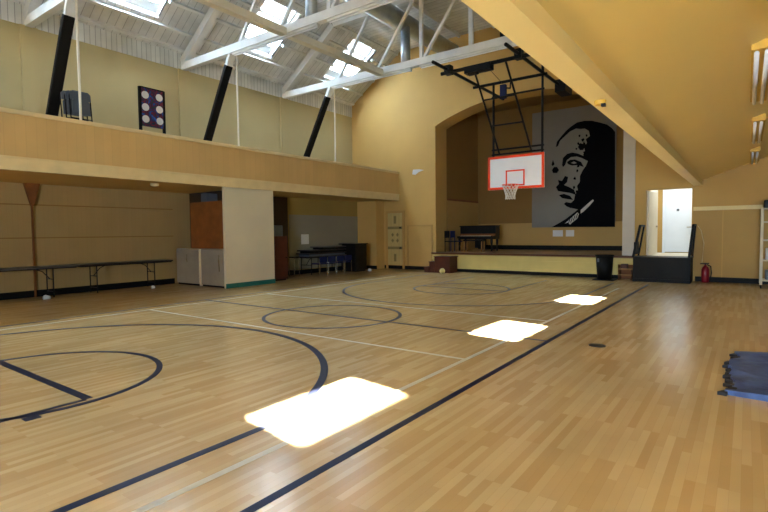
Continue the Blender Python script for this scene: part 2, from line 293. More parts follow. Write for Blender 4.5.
# roof deck with skylight openings
SKY=[-5.6,-1.2,3.2,7.6,12.0,16.4]; SX0,SX1=-14.45,-12.80; HW=.79
rd=MB()
def slab(x0,x1,y0,y1):
    a,b=roofz(x0+1e-6),roofz(x1-1e-6); rd.prism([(x0,a),(x1,b),(x1,b+.1),(x0,a+.1)],y0,y1)
for x0,x1 in ((XL-.3,SX0),(SX1,XF),(XF,-8.2),(-8.2,XFR),(XFR,-1.2)): slab(x0,x1,YB-.2,YE+.2)
ys=[YB-.2]
for c in SKY: ys+=[c-HW,c+HW]
ys.append(YE+.2)
for i in range(0,len(ys),2): slab(SX0,SX1,ys[i],ys[i+1])
roof=struct(rd.build('ceiling',DECK))
TR=[-3.59,.83,5.25,9.67,14.1]; edges=[YB]+TR+[YE]
for x in (-15.05,-14.55,-13.86,-13.13,-12.55):
    for a,b in zip(edges[:-1],edges[1:]):
        if b<0: continue
        segs=[(a+.1,b-.1)]
        if SX0<x<SX1:
            c=[k for k in SKY if a<k<b][0]; segs=[(a+.1,c-HW-.02),(c+HW+.02,b-.1)]
        for p,q in segs: MB().bar((x,p,RZ(x)-.06),(x,q,RZ(x)-.06),.08,.13,(-.573,0,.82)).build('purlin',TIMB,roof)
for x in (-11,-9.5,-8,-6.5,-5):
    for a,b in zip(edges[:-1],edges[1:]):
        if b>0: B(x-.04,x+.04,a+.1,b-.1,ZF-.12,ZF).build('purlin',TIMB,roof)
# skylights
nv=Vector((-.573,0,.819)); sl=Vector((.819,0,.573))
for i,c in enumerate(SKY):
    p0=Vector((SX0,c,RZ(SX0))); L_=(SX1-SX0)/.819
    root=bpy.data.objects.new('window_%d'%(i+1),None); COL.objects.link(root); root.location=p0; ORG_[root.name]=p0; root['kind']='structure'
    def P(s,y,h): return p0+sl*s+nv*h+Vector((0,y,0))
    def quadbox(s0,s1,y0,y1,h0,h1):
        vs=[P(s,y,h) for s in (s0,s1) for y in (y0,y1) for h in (h0,h1)]
        return MB().add(vs,[(0,1,3,2),(4,6,7,5),(0,4,5,1),(2,3,7,6),(0,2,6,4),(1,5,7,3)])
    t=.06; k=MB()
    for a in ((-t,0,-HW-t,HW+t,0,.32),(L_,L_+t,-HW-t,HW+t,0,.32),(0,L_,-HW-t,-HW,0,.32),(0,L_,HW,HW+t,0,.32)):
        q=quadbox(*a); k.add(q.v,q.f)
    k.build('curb',TIMB,root)
    sA,sB=.30,.80                                  # clear lower pane between sA and sB; frosting added to narrow sun patch
    pl=bpy.data.lights.new('daylight_portal','AREA'); pl.shape='RECTANGLE'; pl.size=L_; pl.size_y=2*HW; pl.cycles.is_portal=True
    po=bpy.data.objects.new('daylight_portal',pl); COL.objects.link(po); po.location=p0+sl*L_/2+nv*.34; po.rotation_euler=(0,-math.atan(.7),0)
    f=MB()
    for a in ((0,sA,-HW,HW,.26,.32),(sB,sB+.06,-HW,HW,.26,.32),(sB+.06+.52,sB+.06+.57,-HW,HW,.24,.30),(sA,L_,-HW,-HW+.05,.26,.32),(sA,L_,HW-.05,HW,.26,.32)):
        q=quadbox(*a); f.add(q.v,q.f)
    f.build('frame',TIMB,root)
    quadbox(sA,sB,-HW+.05,HW-.05,.28,.29).build('clear_pane',GLASS,root)
    quadbox(sB+.06,L_,-HW+.05,HW-.05,.28,.29).build('frosted_pane',FROST,root)
# ------------------------------------------------------------------ corridor behind the raised door
struct(B(-2.95,.2,YE+.2,21.6,.66,.77).build('floor_corridor',CORR)); cw=struct(B(-2.95,-2.75,YE+.2,21.6,.77,3.5).build('wall_corridor_left',CORR))
struct(B(-1.35,-1.2,YE+.2,21.6,.77,3.5).build('wall_corridor_right',CORR)); struct(B(-2.95,-1.2,21.4,21.6,.77,3.5).build('wall_corridor_back',YEL))
struct(B(-2.95,-1.2,YE+.2,21.6,3.5,3.6).build('ceiling_corridor',CORR))
d=struct(B(-2.50,-1.40,21.32,21.4,.80,3.3).build('door_2',DOORW,bevel=.01))
B(-2.38,-1.5,21.30,21.33,1.0,3.15).build('panel',DOORW,d)
MB().tube([(-1.78,21.32,1.72),(-1.78,21.22,1.72),(-1.52,21.22,1.72)],.018).build('handle',STEEL,d)
B(-2.12,-2.04,21.28,21.31,2.32,2.40).build('sign_plate',GREYC,d)
B(-2.58,-2.50,21.30,21.4,.77,3.3).build('casing',DOORW,d)
d3=struct(MB().prism([(-2.72,18.62),(-2.67,18.61),(-2.53,19.42),(-2.58,19.43)],.79,2.92,'z').build('door_3',CORR))
MB().tube([(-2.56,19.36,1.75),(-2.49,19.36,1.75)],.03).build('door_knob',STEEL,d3)
# ------------------------------------------------------------------ trusses
def truss(y,label):
    t=thing('roof_truss',(XU,y,7.05),label,'roof truss','roof trusses')
    B(XU+.02,-1.38,y-.09,y+.09,7.08,7.31).build('bottom_chord',TIMB,t)
    k=MB(); k.bar((XU+.05,y,7.33),(XF-.02,y,9.28),.22,.24,(-.573,0,.82)); k.build('rafter',TIMB,t)
    B(XF-.02,XFR,y-.08,y+.08,9.22,9.43).build('top_chord',TIMB,t)
    MB().bar((XFR,y,9.3),(-1.4,y,7.55),.2,.24,(.573,0,.82)).build('rafter',TIMB,t)
    for a,b in (((-12.25,7.33),(-10.85,9.24)),((-10.45,7.33),(-9.0,9.24)),((-8.58,7.33),(-7.15,9.24)),((-5.2,7.33),(-6.6,9.24))):
        MB().bar((a[0],y,a[1]),(b[0],y,b[1]),.09,.10,(0,1,0)).build('diagonal_brace',TIMB,t)
    for x,r in ((-8.7,.11),(-6.92,.13),(-4.0,.11)): B(x-r/2,x+r/2,y-.05,y+.05,7.33,9.24).build('vertical_post',TIMB,t)
    return t
for y,l in zip(TR,['white painted timber roof truss behind the camera','white painted timber roof truss above and behind the camera','white timber roof truss nearest the camera, over the stacked folding chairs','middle white timber roof truss, second from the stage end','white timber roof truss nearest the stage, above the basketball frame']):
    if y>0: truss(y,l)
for a,b,l in ((.93,5.15,'cream timber beam running lengthwise between the two nearest roof trusses'),(5.35,9.57,'cream timber beam running lengthwise from the nearest roof truss to the middle one'),(9.77,14.0,'cream timber beam running lengthwise from the middle roof truss to the one nearest the stage')):
    tag(B(-10.38,-10.18,a,b,7.02,7.22).build('ceiling_beam',TIMBC),l,'beam','lengthwise roof beams')
for y,w1,w2 in ((9.67,'middle','middle truss'),(14.1,'far','truss nearest the stage')):
    for x0,x1,side in ((-12.6,-9.1,'left'),(-8.75,-5.4,'right')):
        s=thing('strip_light',(x0,y,6.92),'unlit white strip light under the %s, %s of the two there'%(w2,side),'strip light','strip lights under the trusses')
        B(x0,x1,y-.05,y+.05,7.02,7.08).build('housing',TIMB,s); MB().tube([(x0+.05,y,7.0),(x1-.05,y,7.0)],.022).build('tube',WTUBE,s)
        B(x1-.05,x1,y-.04,y+.04,6.97,7.03).build('end_cap',TIMB,s)
# knee braces with black padding and slim poles
for y,l,pl in ((5.25,'black padded slanting brace nearest the camera, beside the folding chairs','slim white pole in front of the stacked folding chairs'),(9.67,'black padded slanting brace rising from the gallery under the middle roof truss','slim white pole beside the middle black padded brace'),(14.1,'black padded slanting brace closest to the stage, on the gallery','slim white pole beside the farthest black padded brace')):
    t=thing('knee_brace',(-14.5,y,4.2),l,'brace','padded braces on the gallery')
    a=Vector((-14.25,y,4.2)); b=Vector((-12.68,y,7.06)); d_=(b-a); c=a+d_*.895
    MB().bar(a,c,.12,.25,(0,1,0)).build('pad',PAD,t,bevel=.02)
    MB().bar(c,b,.10,.2,(0,1,0)).build('timber_end',TIMB,t)
    tag(MB().tube([(-12.62,y+.13 if y>6 else y+.08,4.33),(-12.62,y+.13 if y>6 else y+.08,7.08)],.028).build('pole',TIMBC),pl,'pole','slim white poles on the gallery rail')
# ducts
tk=thing('ventilation_duct',(-9.9,12.0,9.0),'large dark galvanised duct running lengthwise under the roof ridge','duct')
MB().tube([(-9.85,y,8.95) for y in (-3,4,10.5,YE-.02)],.32,20).build('trunk',DUCT,tk,smooth=True)
for y,l in ((10.1,'vertical galvanised duct dropping behind the middle truss'),(14.75,'vertical galvanised duct dropping behind the truss nearest the stage')):
    dd=thing('duct_drop',(-9.75,y,7.3),l,'duct','vertical duct drops')
    MB().tube([(-9.75,y,8.75),(-9.75,y,7.4)],.165,18).build('pipe',DUCT,dd,smooth=True); MB().lathe((-9.75,y,7.3),[(.2,0),(.2,.1),(.17,.12)]).build('collar',DUCT,dd)
# ------------------------------------------------------------------ gallery (balcony)
bal=thing('balcony',(-12.6,9,3.05),'long golden boarded balcony along the left wall','balcony')
B(-12.68,-12.60,YB,YE,3.05,4.24).build('front_panel',PAR,bal); B(-12.72,-12.56,YB,YE,4.24,4.33).build('cap_rail',CAP,bal,bevel=.01)
B(-12.66,-12.55,YB,YE,3.30,3.34).build('moulding',CAP,bal); B(-12.66,-12.565,YB,YE,3.05,3.30).build('fascia_board',CAP,bal)
B(XU-.3,-12.68,YB,YE,4.0,4.2).build('gallery_floor',STF,bal); B(XL-.0,-12.68,YB,YE,3.05,3.15).build('soffit',YEL,bal)
tag(MB().lathe((-13.2,7.4,2.97),[(.03,0),(.1,.02),(.11,.08)],16).build('ceiling_fitting',CAP),'small round cream fitting under the balcony soffit','ceiling fitting')
br=thing('bracket_post',(-15.45,5.23,0),'slim brown post with a tapered bracket top under the balcony','post')
B(-15.50,-15.455,5.21,5.25,0,3.05).build('post',BRN,br)
MB().prism([(5.05,3.05),(5.42,3.05),(5.26,2.45),(5.2,2.45)],-15.50,-15.4,'x').build('bracket',BRN,br)
# folded chairs on gallery
def folding_chair(name,x,y,z,tilt,label):
    t=thing(name,(x,y,z),label,'folding chair','folded grey chairs on the gallery'); w_=.24
    fr=MB()
    for s in (-1,1): fr.tube([(x,y+s*w_,z),(x-tilt*.5,y+s*w_,z+.5),(x-tilt*.93,y+s*w_,z+.86),(x-tilt,y+s*w_*.8,z+.98)],.014,8)
    fr.tube([(x-tilt,y-w_*.8,z+.98),(x-tilt,y+w_*.8,z+.98)],.014,8); fr.tube([(x,y-w_,z+.12),(x,y+w_,z+.12)],.012,8); fr.tube([(x,y-w_,z+.32),(x,y+w_,z+.32)],.012,8)
    fr.build('frame',BLACK,t)
    def pan(z0,z1,ww): 
        pts=[(y-ww,z+z0),(y+ww,z+z0),(y+ww,z+z1-.06),(y+ww-.06,z+z1),(y-ww+.06,z+z1),(y-ww,z+z1-.06)]
        m=MB(); vs=[(x-tilt*(p[1]-z)+d,p[0],p[1]) for d in (.012,.04) for p in pts]; n=len(pts)
        return m.add(vs,[tuple(range(n)),tuple(range(2*n-1,n-1,-1))]+[(i,(i+1)%n,n+(i+1)%n,n+i) for i in range(n)])
    pan(.78,1.0,w_*.98).build('backrest',GREYC,t); pan(.42,.80,w_*.86).build('seat',GREYC,t)
    return t
for i,(x,y,l) in enumerate(((-13.32,5.66,'grey folded metal chair at the front of the gallery stack'),(-13.42,5.60,'grey folded metal chair second in the gallery stack'),(-13.52,5.54,'grey folded metal chair at the back of the gallery stack, nearest the black brace'))):
    folding_chair('folding_chair',x,y,4.2,.10,l)
# poster board
t=thing('poster_stand',(-14.0,7.85,4.2),'black poster stand with six white circles on a dark swirled ground','sign')
B(-14.02,-13.98,7.5,8.2,4.76,5.84).build('panel',POST,t); fr=MB()
for y in (7.49,8.2): fr.box(-14.04,-13.96,y-.03,y+.03,4.2,5.86)
fr.box(-14.03,-13.97,7.49,8.2,5.84,5.87); fr.build('frame',BLACK,t)
for u in (.2,.8):
    for v in (.18,.5,.81):
        MB().prism([(7.5+.7*u+.105*math.cos(a*math.pi/9),5.84-1.08*v+.105*math.sin(a*math.pi/9)) for a in range(18)],-13.985,-13.972,'x').build('white_circle',PAPER,t)
# ------------------------------------------------------------------ closet block, cabinets
cl=struct(B(-12.75,-12.65,9.25,11.15,0,3.05).build('wall_closet_front',WHITE)); B(-12.66,-12.625,9.24,11.16,0,.14).build('baseboard',TEAL,cl)
struct(B(XL,-12.75,9.95,10.05,0,3.05).build('wall_closet_near',DKREC)); struct(B(XL,-12.75,11.05,11.15,0,3.05).build('wall_closet_far',OLIV))  # near wall's dark brown holds the shade of the closet recess
for i,(x0,x1,l) in enumerate(((-15.35,-14.08,'grey steel cabinet on the left, nearer the folding tables'),(-13.98,-12.8,'grey steel cabinet on the right, beside the white closet wall'))):
    c=thing('steel_cabinet',((x0+x1)/2,9.55,0),l,'cabinet','steel cabinets by the closet')
    B(x0,x1,9.3,9.9,.05,1.18).build('body',STEEL,c,bevel=.01); B(x0+.02,x1-.02,9.275,9.3,.08,1.15).build('door',STEEL,c,bevel=.005)
    MB().tube([(x1-.2 if i else x0+.65,9.26,.75 if i==0 else .5),(x1-.2 if i else x0+.65,9.24,.85),(x1-.2 if i else x0+.65,9.26,1.0)],.015,8).build('handle',CHR,c)
    B(x0+.02,x1-.02,9.32,9.88,0,.05).build('plinth',BLKB,c)
tag(B(-14.07,-13.99,9.28,9.9,0,1.17).build('filler_strip',WHITE),'narrow white strip between the two steel cabinets','filler strip')
tag(B(-14.5,-12.77,9.30,9.34,1.2,2.66).build('plywood_board',BRN),'reddish brown plywood board standing on the steel cabinets','board')
tag(B(-14.2,-13.9,9.5,9.9,1.2,2.95).build('duct_box',GREYC),'dull grey-blue box half hidden behind the plywood board','box')
# ------------------------------------------------------------------ far alcove
wa=struct(B(-14.7,-14.5,11.15,17.8,0,3.05).build('wall_alcove',OLIV)); B(-14.5,-14.49,13.55,17.8,.2,2.38).build('grey_paint_area',PLAS,wa); B(-14.5,-14.49,11.16,13.5,.17,3.04).build('dark_brown_area',DKREC,wa); B(-14.5,-14.47,11.35,17.8,0,.17).build('baseboard',BLKB,wa)  # wall is dark brown before the grey area begins
wp=struct(B(-14.7,-13.42,17.8,18.4,0,3.05).build('wall_pier',YEL)); B(-14.5,-13.4,17.77,17.8,0,.15).build('baseboard',BLKB,wp)
c=thing('storage_cabinet',(-13.7,11.85,0),'tall reddish brown cabinet behind the white closet wall','cabinet')
B(-14.4,-13.15,11.5,12.2,.04,1.55).build('body',BRD,c); B(-13.15,-13.13,11.52,12.18,.08,1.5).build('door',BRD,c); MB().tube([(-13.12,12.1,.8),(-13.08,12.1,.8)],.02).build('knob',BLACK,c)
B(-14.35,-13.2,11.55,12.15,0,.04).build('plinth',BLKB,c)
tag(B(-14.1,-13.25,11.55,12.1,1.55,1.93).build('storage_box',GREYC,bevel=.02),'dull blue-grey box on top of the tall brown cabinet','box')
c=thing('cart',(-13.5,12.9,0),'small chrome wire cart between brown cabinet and stored tables','cart')
k=MB()
for a in (-13.65,-13.4):
    for b in (12.75,13.0): k.tube([(a,b,.04),(a,b,.78)],.012,8)
k.build('frame',CHR,c); B(-13.66,-13.39,12.74,13.01,.74,.78).build('top_tray',BLACK,c); B(-13.66,-13.39,12.74,13.01,.25,.28).build('lower_tray',BLACK,c)
tag(B(-14.495,-14.48,14.2,14.62,1.2,1.6).build('paper_sheet',PAPER),'white paper sheet on the grey wall above the stored tables','paper')
def ftable(name,x0,x1,y0,y1,z,m,label,group,legs,fold=False):
    t=thing(name,((x0+x1)/2,(y0+y1)/2,0),label,'folding table',group)
    B(x0,x1,y0,y1,z-.04,z).build('tabletop',m,t,bevel=.008); B(x0+.03,x1-.03,y0+.03,y1-.03,z-.07,z-.04).build('apron',BLACK,t)
    for y in legs:
        dy=.35 if y<(y0+y1)/2 else -.35
        for x in (x0+.1,x1-.1): MB().tube([(x,y,z-.06),(x,y,.012)],.016,8).build('leg',BLACK,t)
        MB().tube([(x0+.1,y,.16),(x1-.1,y,.16)],.012,8).build('leg_brace',BLACK,t); MB().tube([((x0+x1)/2,y,z-.35),((x0+x1)/2,y+dy*.5,z-.14),((x0+x1)/2,y+dy,z-.06)],.012,8).tube([(x0+.1,y,z-.35),(x1-.1,y,z-.35)],.012,8).build('leg_brace',BLACK,t)
    return t
ftable('folding_table',-15.4,-14.78,3.2,6.03,.84,GRYTOP,'long grey-topped folding table against the left wall, nearer the camera','folding tables along the left wall',(3.6,5.45))
ftable('folding_table',-15.4,-14.78,6.08,8.82,.84,DKTOP,'long dark-topped folding table against the left wall, beside the steel cabinets','folding tables along the left wall',(6.55,8.25))
ftable('folding_table',-14.35,-13.6,13.7,15.95,.74,DKTOP,'dark folding table in the far alcove with folded tables stacked on it','far alcove folding tables',(13.95,14.9,15.75))
for z,m,y0,l in ((.74,DKTOP,13.72,'dark folded table lowest on the stack in the far alcove'),(.86,DKTOP,13.78,'dark folded table in the middle of the stack in the far alcove'),(.98,GRYTOP,14.5,'grey folded table topmost on the stack in the far alcove')):
    t=thing('folded_table',(-13.95,15,z),l,'folded table','folded tables stacked in the far alcove')
    B(-14.3,-13.6,y0,15.93,z+.075,z+.12).build('tabletop',m,t); B(-14.2,-13.64,y0+.06,15.88,z,z+.075).build('folded_legs',GREYC if z<.8 else BLACK,t)
# blue stack chairs under the table edge
def stack_chair(x,y,label,rz=0):
    t=thing('stack_chair',(x,y,0),label,'chair','blue chairs in the far alcove'); 
    B(x-.22,x+.22,y-.22,y+.22,.42,.47).build('seat',BLUEC,t,bevel=.02); B(x+.20,x+.24,y-.21,y+.21,.50,.72).build('backrest',BLUEC,t,bevel=.015)
    for a in (-.2,.2):
        for b in (-.2,.2): MB().tube([(x+a,y+b,.42),(x+a*1.1,y+b*1.1,.0)],.011,8).build('leg',CHR,t)
    MB().tube([(x+.22,y-.2,.42),(x+.22,y-.2,.62)],.011,8).tube([(x+.22,y+.2,.42),(x+.22,y+.2,.62)],.011,8).build('back_frame',CHR,t)
    return t
for y,l in ((14.2,'blue chair under the stored tables, nearest the chrome cart'),(14.7,'blue chair under the stored tables, second from the chrome cart'),(15.2,'blue chair under the stored tables, third from the chrome cart'),(15.7,'blue chair under the stored tables, beside the black cabinet')): stack_chair(-13.52+.0,y,l)
c=thing('black_cabinet',(-13.57,16.42,0),'plain black upright cabinet at the right end of the stored tables','cabinet')
B(-13.95,-13.2,16.06,16.82,.06,1.15).build('body',PIA,c,bevel=.01); B(-14.0,-13.16,15.9,16.85,1.15,1.19).build('top_board',PIA,c); B(-13.9,-13.25,16.1,16.78,0,.06).build('plinth',PIA,c)
B(-13.2,-13.18,16.1,16.78,.1,1.1).build('door',PIA,c)
def blob(name,loc,r,m,label,cat,sz=(1,1,1)):
    b=bmesh.new(); bmesh.ops.create_icosphere(b,subdivisions=3,radius=r)
    for v in b.verts:
        k=1+.25*math.sin(v.co.x*37+v.co.y*21)*math.cos(v.co.z*29); v.co=Vector((v.co.x*sz[0]*k,v.co.y*sz[1]*k,max(v.co.z*sz[2]*k,-r*.45*sz[2])))
    me=bpy.data.meshes.new(name); b.to_mesh(me); b.free(); me.materials.append(m); o=bpy.data.objects.new(name,me); COL.objects.link(o); o.location=(loc[0],loc[1],loc[2]+r*.45*sz[2])
    for p in me.polygons: p.use_smooth=True
    return tag(o,label,cat)
blob('cleaning_rag',(-13.0,16.75,0),.08,PAPER,'crumpled white rag on the floor before the black cabinet','rag')
blob('cleaning_rag',(-14.7,5.2,0),.075,PAPER,'crumpled white rag under the grey-topped folding table','rag',(1,1.2,1))
blob('cleaning_rag',(-14.75,8.1,0),.06,PAPER,'crumpled white rag under the dark-topped folding table','rag')
# decorated locker door on the end wall
d=struct(B(-13.18,-12.38,18.36,18.4,.17,2.5).build('door_1',DECOR)); k=MB()
k.box(-13.28,-13.18,18.34,18.4,.0,2.6); k.box(-12.38,-12.28,18.34,18.4,0,2.6); k.box(-13.18,-12.38,18.34,18.4,2.5,2.6); k.build('casing',YELE,d)
for z in (1.78,.88): B(-13.18,-12.38,18.345,18.37,z,z+.12).build('band',ORN,d); MB().tube([(-12.47,18.35,z+.06),(-12.47,18.28,z+.06)],.035).build('knob',BLACK,d)
for z in (2.2,.5): MB().prism([(-12.84,z-.17),(-12.72,z-.17),(-12.72,z+.17),(-12.84,z+.17)],18.34,18.365).build('ornament',ORN,d)
k=MB()
for a in (-1,1):
    for q in (-1,1):
        x,z=-12.78+a*.13,1.4+q*.13; k.prism([(x-.07,z),(x,z-.09),(x+.07,z),(x,z+.09)],18.34,18.365)
k.build('ornament',ORN,d)
# ------------------------------------------------------------------ stage
st=thing('stage',(-7,18.1,0),'raised stage platform with a cream front under the arch','stage')
B(A0-.0,-2.97,18.05,22.5,.70,.78).build('stage_floor',STF,st); B(A0,-2.97,18.0,18.06,.735,.78).build('nosing',BRD,st)
B(A0,-2.97,18.1,18.14,.50,.735).build('upper_fascia',STFR,st); B(A0,-2.97,18.07,18.12,.49,.53).build('moulding',STFR,st); B(A0,-3.5,18.13,18.17,.13,.5).build('lower_fascia',STFR,st)
B(A0,-3.5,18.18,18.22,0,.13).build('toe_kick',BLKB,st); B(-3.5,-2.97,18.38,18.398,.0,.7).build('recess_back',BRN,st)
c=thing('wooden_steps',(-9.8,17.7,0),'dark red-brown wooden steps at the left end of the stage','steps')
for x0,z in ((-10.2,.66),(-10.44,.44),(-10.68,.22)):
    B(x0,x0+.24 if z<.6 else -9.45,17.35,18.05,z-.03,z).build('tread',BRD,c); B(x0+.02,x0+.24 if z<.6 else -9.49,17.38,18.03,0,z-.03).build('riser_box',BRD,c)
bb=tag(MB().lathe((-9.6,17.0,0),[(.11*math.sin(math.pi*i/14)+1e-4,.11-.11*math.cos(math.pi*i/14)) for i in range(15)],24).build('ball',BALL,smooth=True),'pale yellow ball on the floor before the dark steps','ball')
c=thing('upright_piano',(-9.65,20.4,.78),'dark spinet piano on turned legs on the stage at the left','piano')
B(-10.5,-8.8,20.25,20.7,1.30,1.86).build('case',PIA,c,bevel=.01); B(-10.52,-8.78,20.2,20.73,1.86,1.90).build('lid',PIA,c); B(-10.5,-8.8,19.95,20.25,1.34,1.44).build('key_bed',PIA,c)
B(-10.35,-8.95,19.97,20.12,1.44,1.455).build('keys',IVO,c); B(-10.5,-8.8,20.2,20.25,1.44,1.54).build('fallboard',BRN,c)
for x in (-10.42,-8.88):
    for y in (20.02,20.6): MB().lathe((x,y,.78),[(.03,0),(.045,.1),(.03,.2),(.05,.35),(.055,.56)],12).build('leg',PIA,c)
B(-9.9,-9.4,20.5,20.6,.9,1.30).build('pedal_lyre',PIA,c)
c=thing('piano_bench',(-9.5,19.6,.78),'low dark bench in front of the stage piano','bench')
B(-9.95,-9.05,19.45,19.8,1.22,1.28).build('seat',PIA,c)
for x in (-9.9,-9.1):
    for y in (19.5,19.75): B(x-.02,x+.02,y-.02,y+.02,.78,1.22).build('leg',TANP,c)
for x,y,l,m in ((-10.28,18.95,'dark chair on the stage by the left edge of the arch',PIA),(-10.3,19.5,'navy chair on the stage beside the piano bench',BLUEC)):
    c=thing('chair',(x,y,.78),l,'chair','chairs on the stage')
    B(x-.2,x+.2,y-.2,y+.2,1.2,1.24).build('seat',m,c); B(x-.2,x-.17,y-.2,y+.2,1.38,1.68).build('backrest',m,c)
    for a in (-.18,.18):
        for b in (-.18,.18): B(x+a-.015,x+a+.015,y+b-.015,y+b+.015,.78,1.68 if a<0 else 1.2).build('leg',TANP if a>0 else m,c)
# mural
mu=tag(B(-7.97,-4.45,22.42,22.44,1.79,6.95).build('portrait_mural',MUR),'large grey wall panel with a black two-tone portrait of a man','mural')
HEAD = [(-6.9, 5.33), (-6.86, 5.55), (-6.69, 5.75), (-6.47, 5.98), (-6.26, 6.14), (-6.01, 6.28), (-5.72, 6.31), (-5.4, 6.27), (-5.08, 6.15), (-4.8, 6.03), (-4.61, 5.86), (-4.49, 5.69), (-4.45, 1.77), (-7.06, 1.8), (-6.7, 2.0), (-6.45, 2.15), (-6.15, 2.38), (-5.94, 2.55), (-6.15, 2.6), (-6.41, 2.69), (-6.54, 2.81), (-6.45, 2.89), (-6.24, 2.84), (-6.11, 2.96), (-6.07, 3.18), (-5.95, 3.39), (-5.99, 3.56), (-5.87, 3.73), (-5.87, 3.98), (-5.75, 4.23), (-5.63, 4.39), (-5.55, 4.59), (-5.67, 4.73), (-5.75, 4.87), (-5.67, 5.03), (-5.71, 5.2), (-5.59, 5.36), (-5.64, 5.53), (-5.47, 5.64), (-5.52, 5.86), (-5.68, 5.98), (-5.88, 5.99), (-6.05, 6.03), (-6.3, 5.94), (-6.51, 5.77), (-6.73, 5.58), (-6.81, 5.37)]
BROW = [(-6.63, 4.52), (-6.59, 4.82), (-6.42, 4.98), (-6.21, 5.02), (-5.96, 4.95), (-5.63, 4.77), (-5.55, 4.59), (-5.79, 4.74), (-6.0, 4.83), (-6.25, 4.83), (-6.42, 4.72), (-6.5, 4.51), (-6.59, 4.43)]
EYE = [(-6.42, 4.63), (-6.29, 4.71), (-6.08, 4.71), (-5.83, 4.58), (-5.71, 4.35), (-5.96, 4.46), (-6.21, 4.46), (-6.38, 4.54)]
EYEL = [(-7.07, 4.34), (-6.98, 4.46), (-6.85, 4.45), (-6.76, 4.31), (-6.85, 4.19), (-7.02, 4.2)]
BROWL = [(-7.09, 4.56), (-7.03, 4.78), (-6.96, 4.59), (-7.03, 4.51)]
NOSE = [(-6.8, 3.88), (-6.63, 3.82), (-6.5, 4.03), (-6.37, 3.98), (-6.41, 3.76), (-6.54, 3.64), (-6.33, 3.54), (-6.11, 3.4), (-6.03, 3.18), (-6.28, 3.28), (-6.54, 3.33), (-6.8, 3.39), (-6.89, 3.57), (-6.76, 3.7)]
MOUTH = [(-6.76, 3.21), (-6.54, 3.25), (-6.28, 3.15), (-6.15, 2.97), (-6.41, 3.02), (-6.62, 3.07)]
CHIN = [(-6.45, 2.85), (-6.28, 2.75), (-6.07, 2.79), (-5.94, 2.65), (-6.28, 2.62)]
LIDGAP = [(-6.25, 4.57), (-6.12, 4.63), (-6.0, 4.55), (-6.12, 4.52)]
COLLAR = [(-5.83, 2.37), (-5.82, 2.52), (-5.57, 2.75), (-5.33, 2.95), (-5.29, 2.9), (-5.49, 2.66), (-5.73, 2.43)]
TIE = [(-6.49, 1.95), (-6.36, 2.06), (-6.19, 2.21), (-5.96, 2.42), (-5.88, 2.33), (-5.98, 2.14), (-6.15, 2.01), (-6.27, 1.9), (-6.36, 1.99)]
PATCH1 = [(-6.6, 5.95), (-6.43, 5.97)]
FORE = [(-5.96, 5.23), (-5.88, 5.39), (-5.76, 5.34), (-5.72, 5.46), (-5.63, 5.28), (-5.75, 5.08), (-5.88, 5.09)]
def flat(name,pts,y1,m): 
    return MB().prism(pts,y1,22.421).build(name,m,mu)
flat('black_shape',HEAD,22.412,MBL); flat('black_shape',BROW,22.411,MBL); flat('black_shape',EYE,22.411,MBL); flat('black_shape',EYEL,22.412,MBL); flat('black_shape',BROWL,22.412,MBL)
flat('black_shape',NOSE,22.411,MBL); flat('black_shape',MOUTH,22.411,MBL); flat('black_shape',CHIN,22.411,MBL); flat('black_shape',FORE,22.411,MBL)
flat('eye_highlight',LIDGAP,22.405,MUR); flat('collar',COLLAR,22.405,MLT); flat('tie',TIE,22.405,MLT)
for i in range(5):
    x=TIE[0][0]+.12+i*.11; z=1.98+i*.085; flat('tie_stripe',[(x,z-.08),(x+.035,z-.08),(x+.11,z+.14),(x+.075,z+.14)],22.400,MBL)
px=lambda x,y:(-7.95+(x-533)*.0426, 1.81+(227-y)*.0425-(x-533)*.0022)
random.seed(11)
for x,y,r in [q for q in ((581,133,.9),(584,137,1.3),(580,141,1.0),(583,145,1.1),(588,133,1.1),(578,146,.8),(586,150,1.0),(565,172,.8),(569,175,1.2),(574,171,1.4),(579,168,1.0),(577,176,1.3),(572,181,1.0),(576,185,1.1),(563,189,.9),(560,198,.7),(568,202,1.0),(573,192,1.0),(579,189,.9),(566,168,.9),(561,173,.8),(559,137,.7),(563,134,.8),(580,163,1.2),(586,169,1.1)) if q[0]>=576]:
    u,v=px(x,y); r*=.045; flat('black_shape',[(u+r*random.uniform(.6,1.5)*math.cos(a*math.pi/4),v+r*random.uniform(.7,1.8)*math.sin(a*math.pi/4)) for a in range(8)],22.409,MBL)
B(-7.97,-4.45,22.44,22.5,1.79,6.95).build('backing',MUR,mu)
for x0,x1,l in ((-7.02,-6.58,'left of two small white sheets on the stage wall under the mural'),(-6.45,-6.1,'right of two small white sheets on the stage wall under the mural')):
    tag(B(x0,x1,22.425,22.438,1.38,1.66).build('paper_sheet',PAPER),l,'paper','papers under the mural')
# ------------------------------------------------------------------ things at the foot of the stage, right side
c=thing('trash_bin',(-3.79,17.55,0),'black plastic bin standing before the stage front','bin')
MB().lathe((-3.79,17.55,0),[(.22,0.02),(.27,.78)],24).build('body',BINM,c,smooth=True); MB().lathe((-3.79,17.55,0),[(.27,.78),(.29,.79),(.29,.83),(.25,.83)],24).build('rim',BINM,c); B(-3.97,-3.91,17.30,17.33,.6,.72).build('label',GREYC,c)
tag(B(-4.1,-3.46,17.25,17.95,0,.018).build('rubber_mat',BLKB),'flat black mat under the black bin','mat')
c=thing('step_stool',(-3.2,17.9,0),'small tan wooden step stool in the gap beside the black landing','stool')
B(-3.42,-2.99,17.75,18.05,.34,.38).build('top',TANP,c); B(-3.42,-2.99,17.68,17.76,.16,.19).build('lower_step',TANP,c)
for x in (-3.4,-3.03): B(x,x+.02,17.70,18.03,0,.34).build('side',BRN,c)
tag(B(-3.35,-3.15,17.82,18.0,.38,.52).build('small_box',BRD,bevel=.01),'small dark red box on the step stool','box')
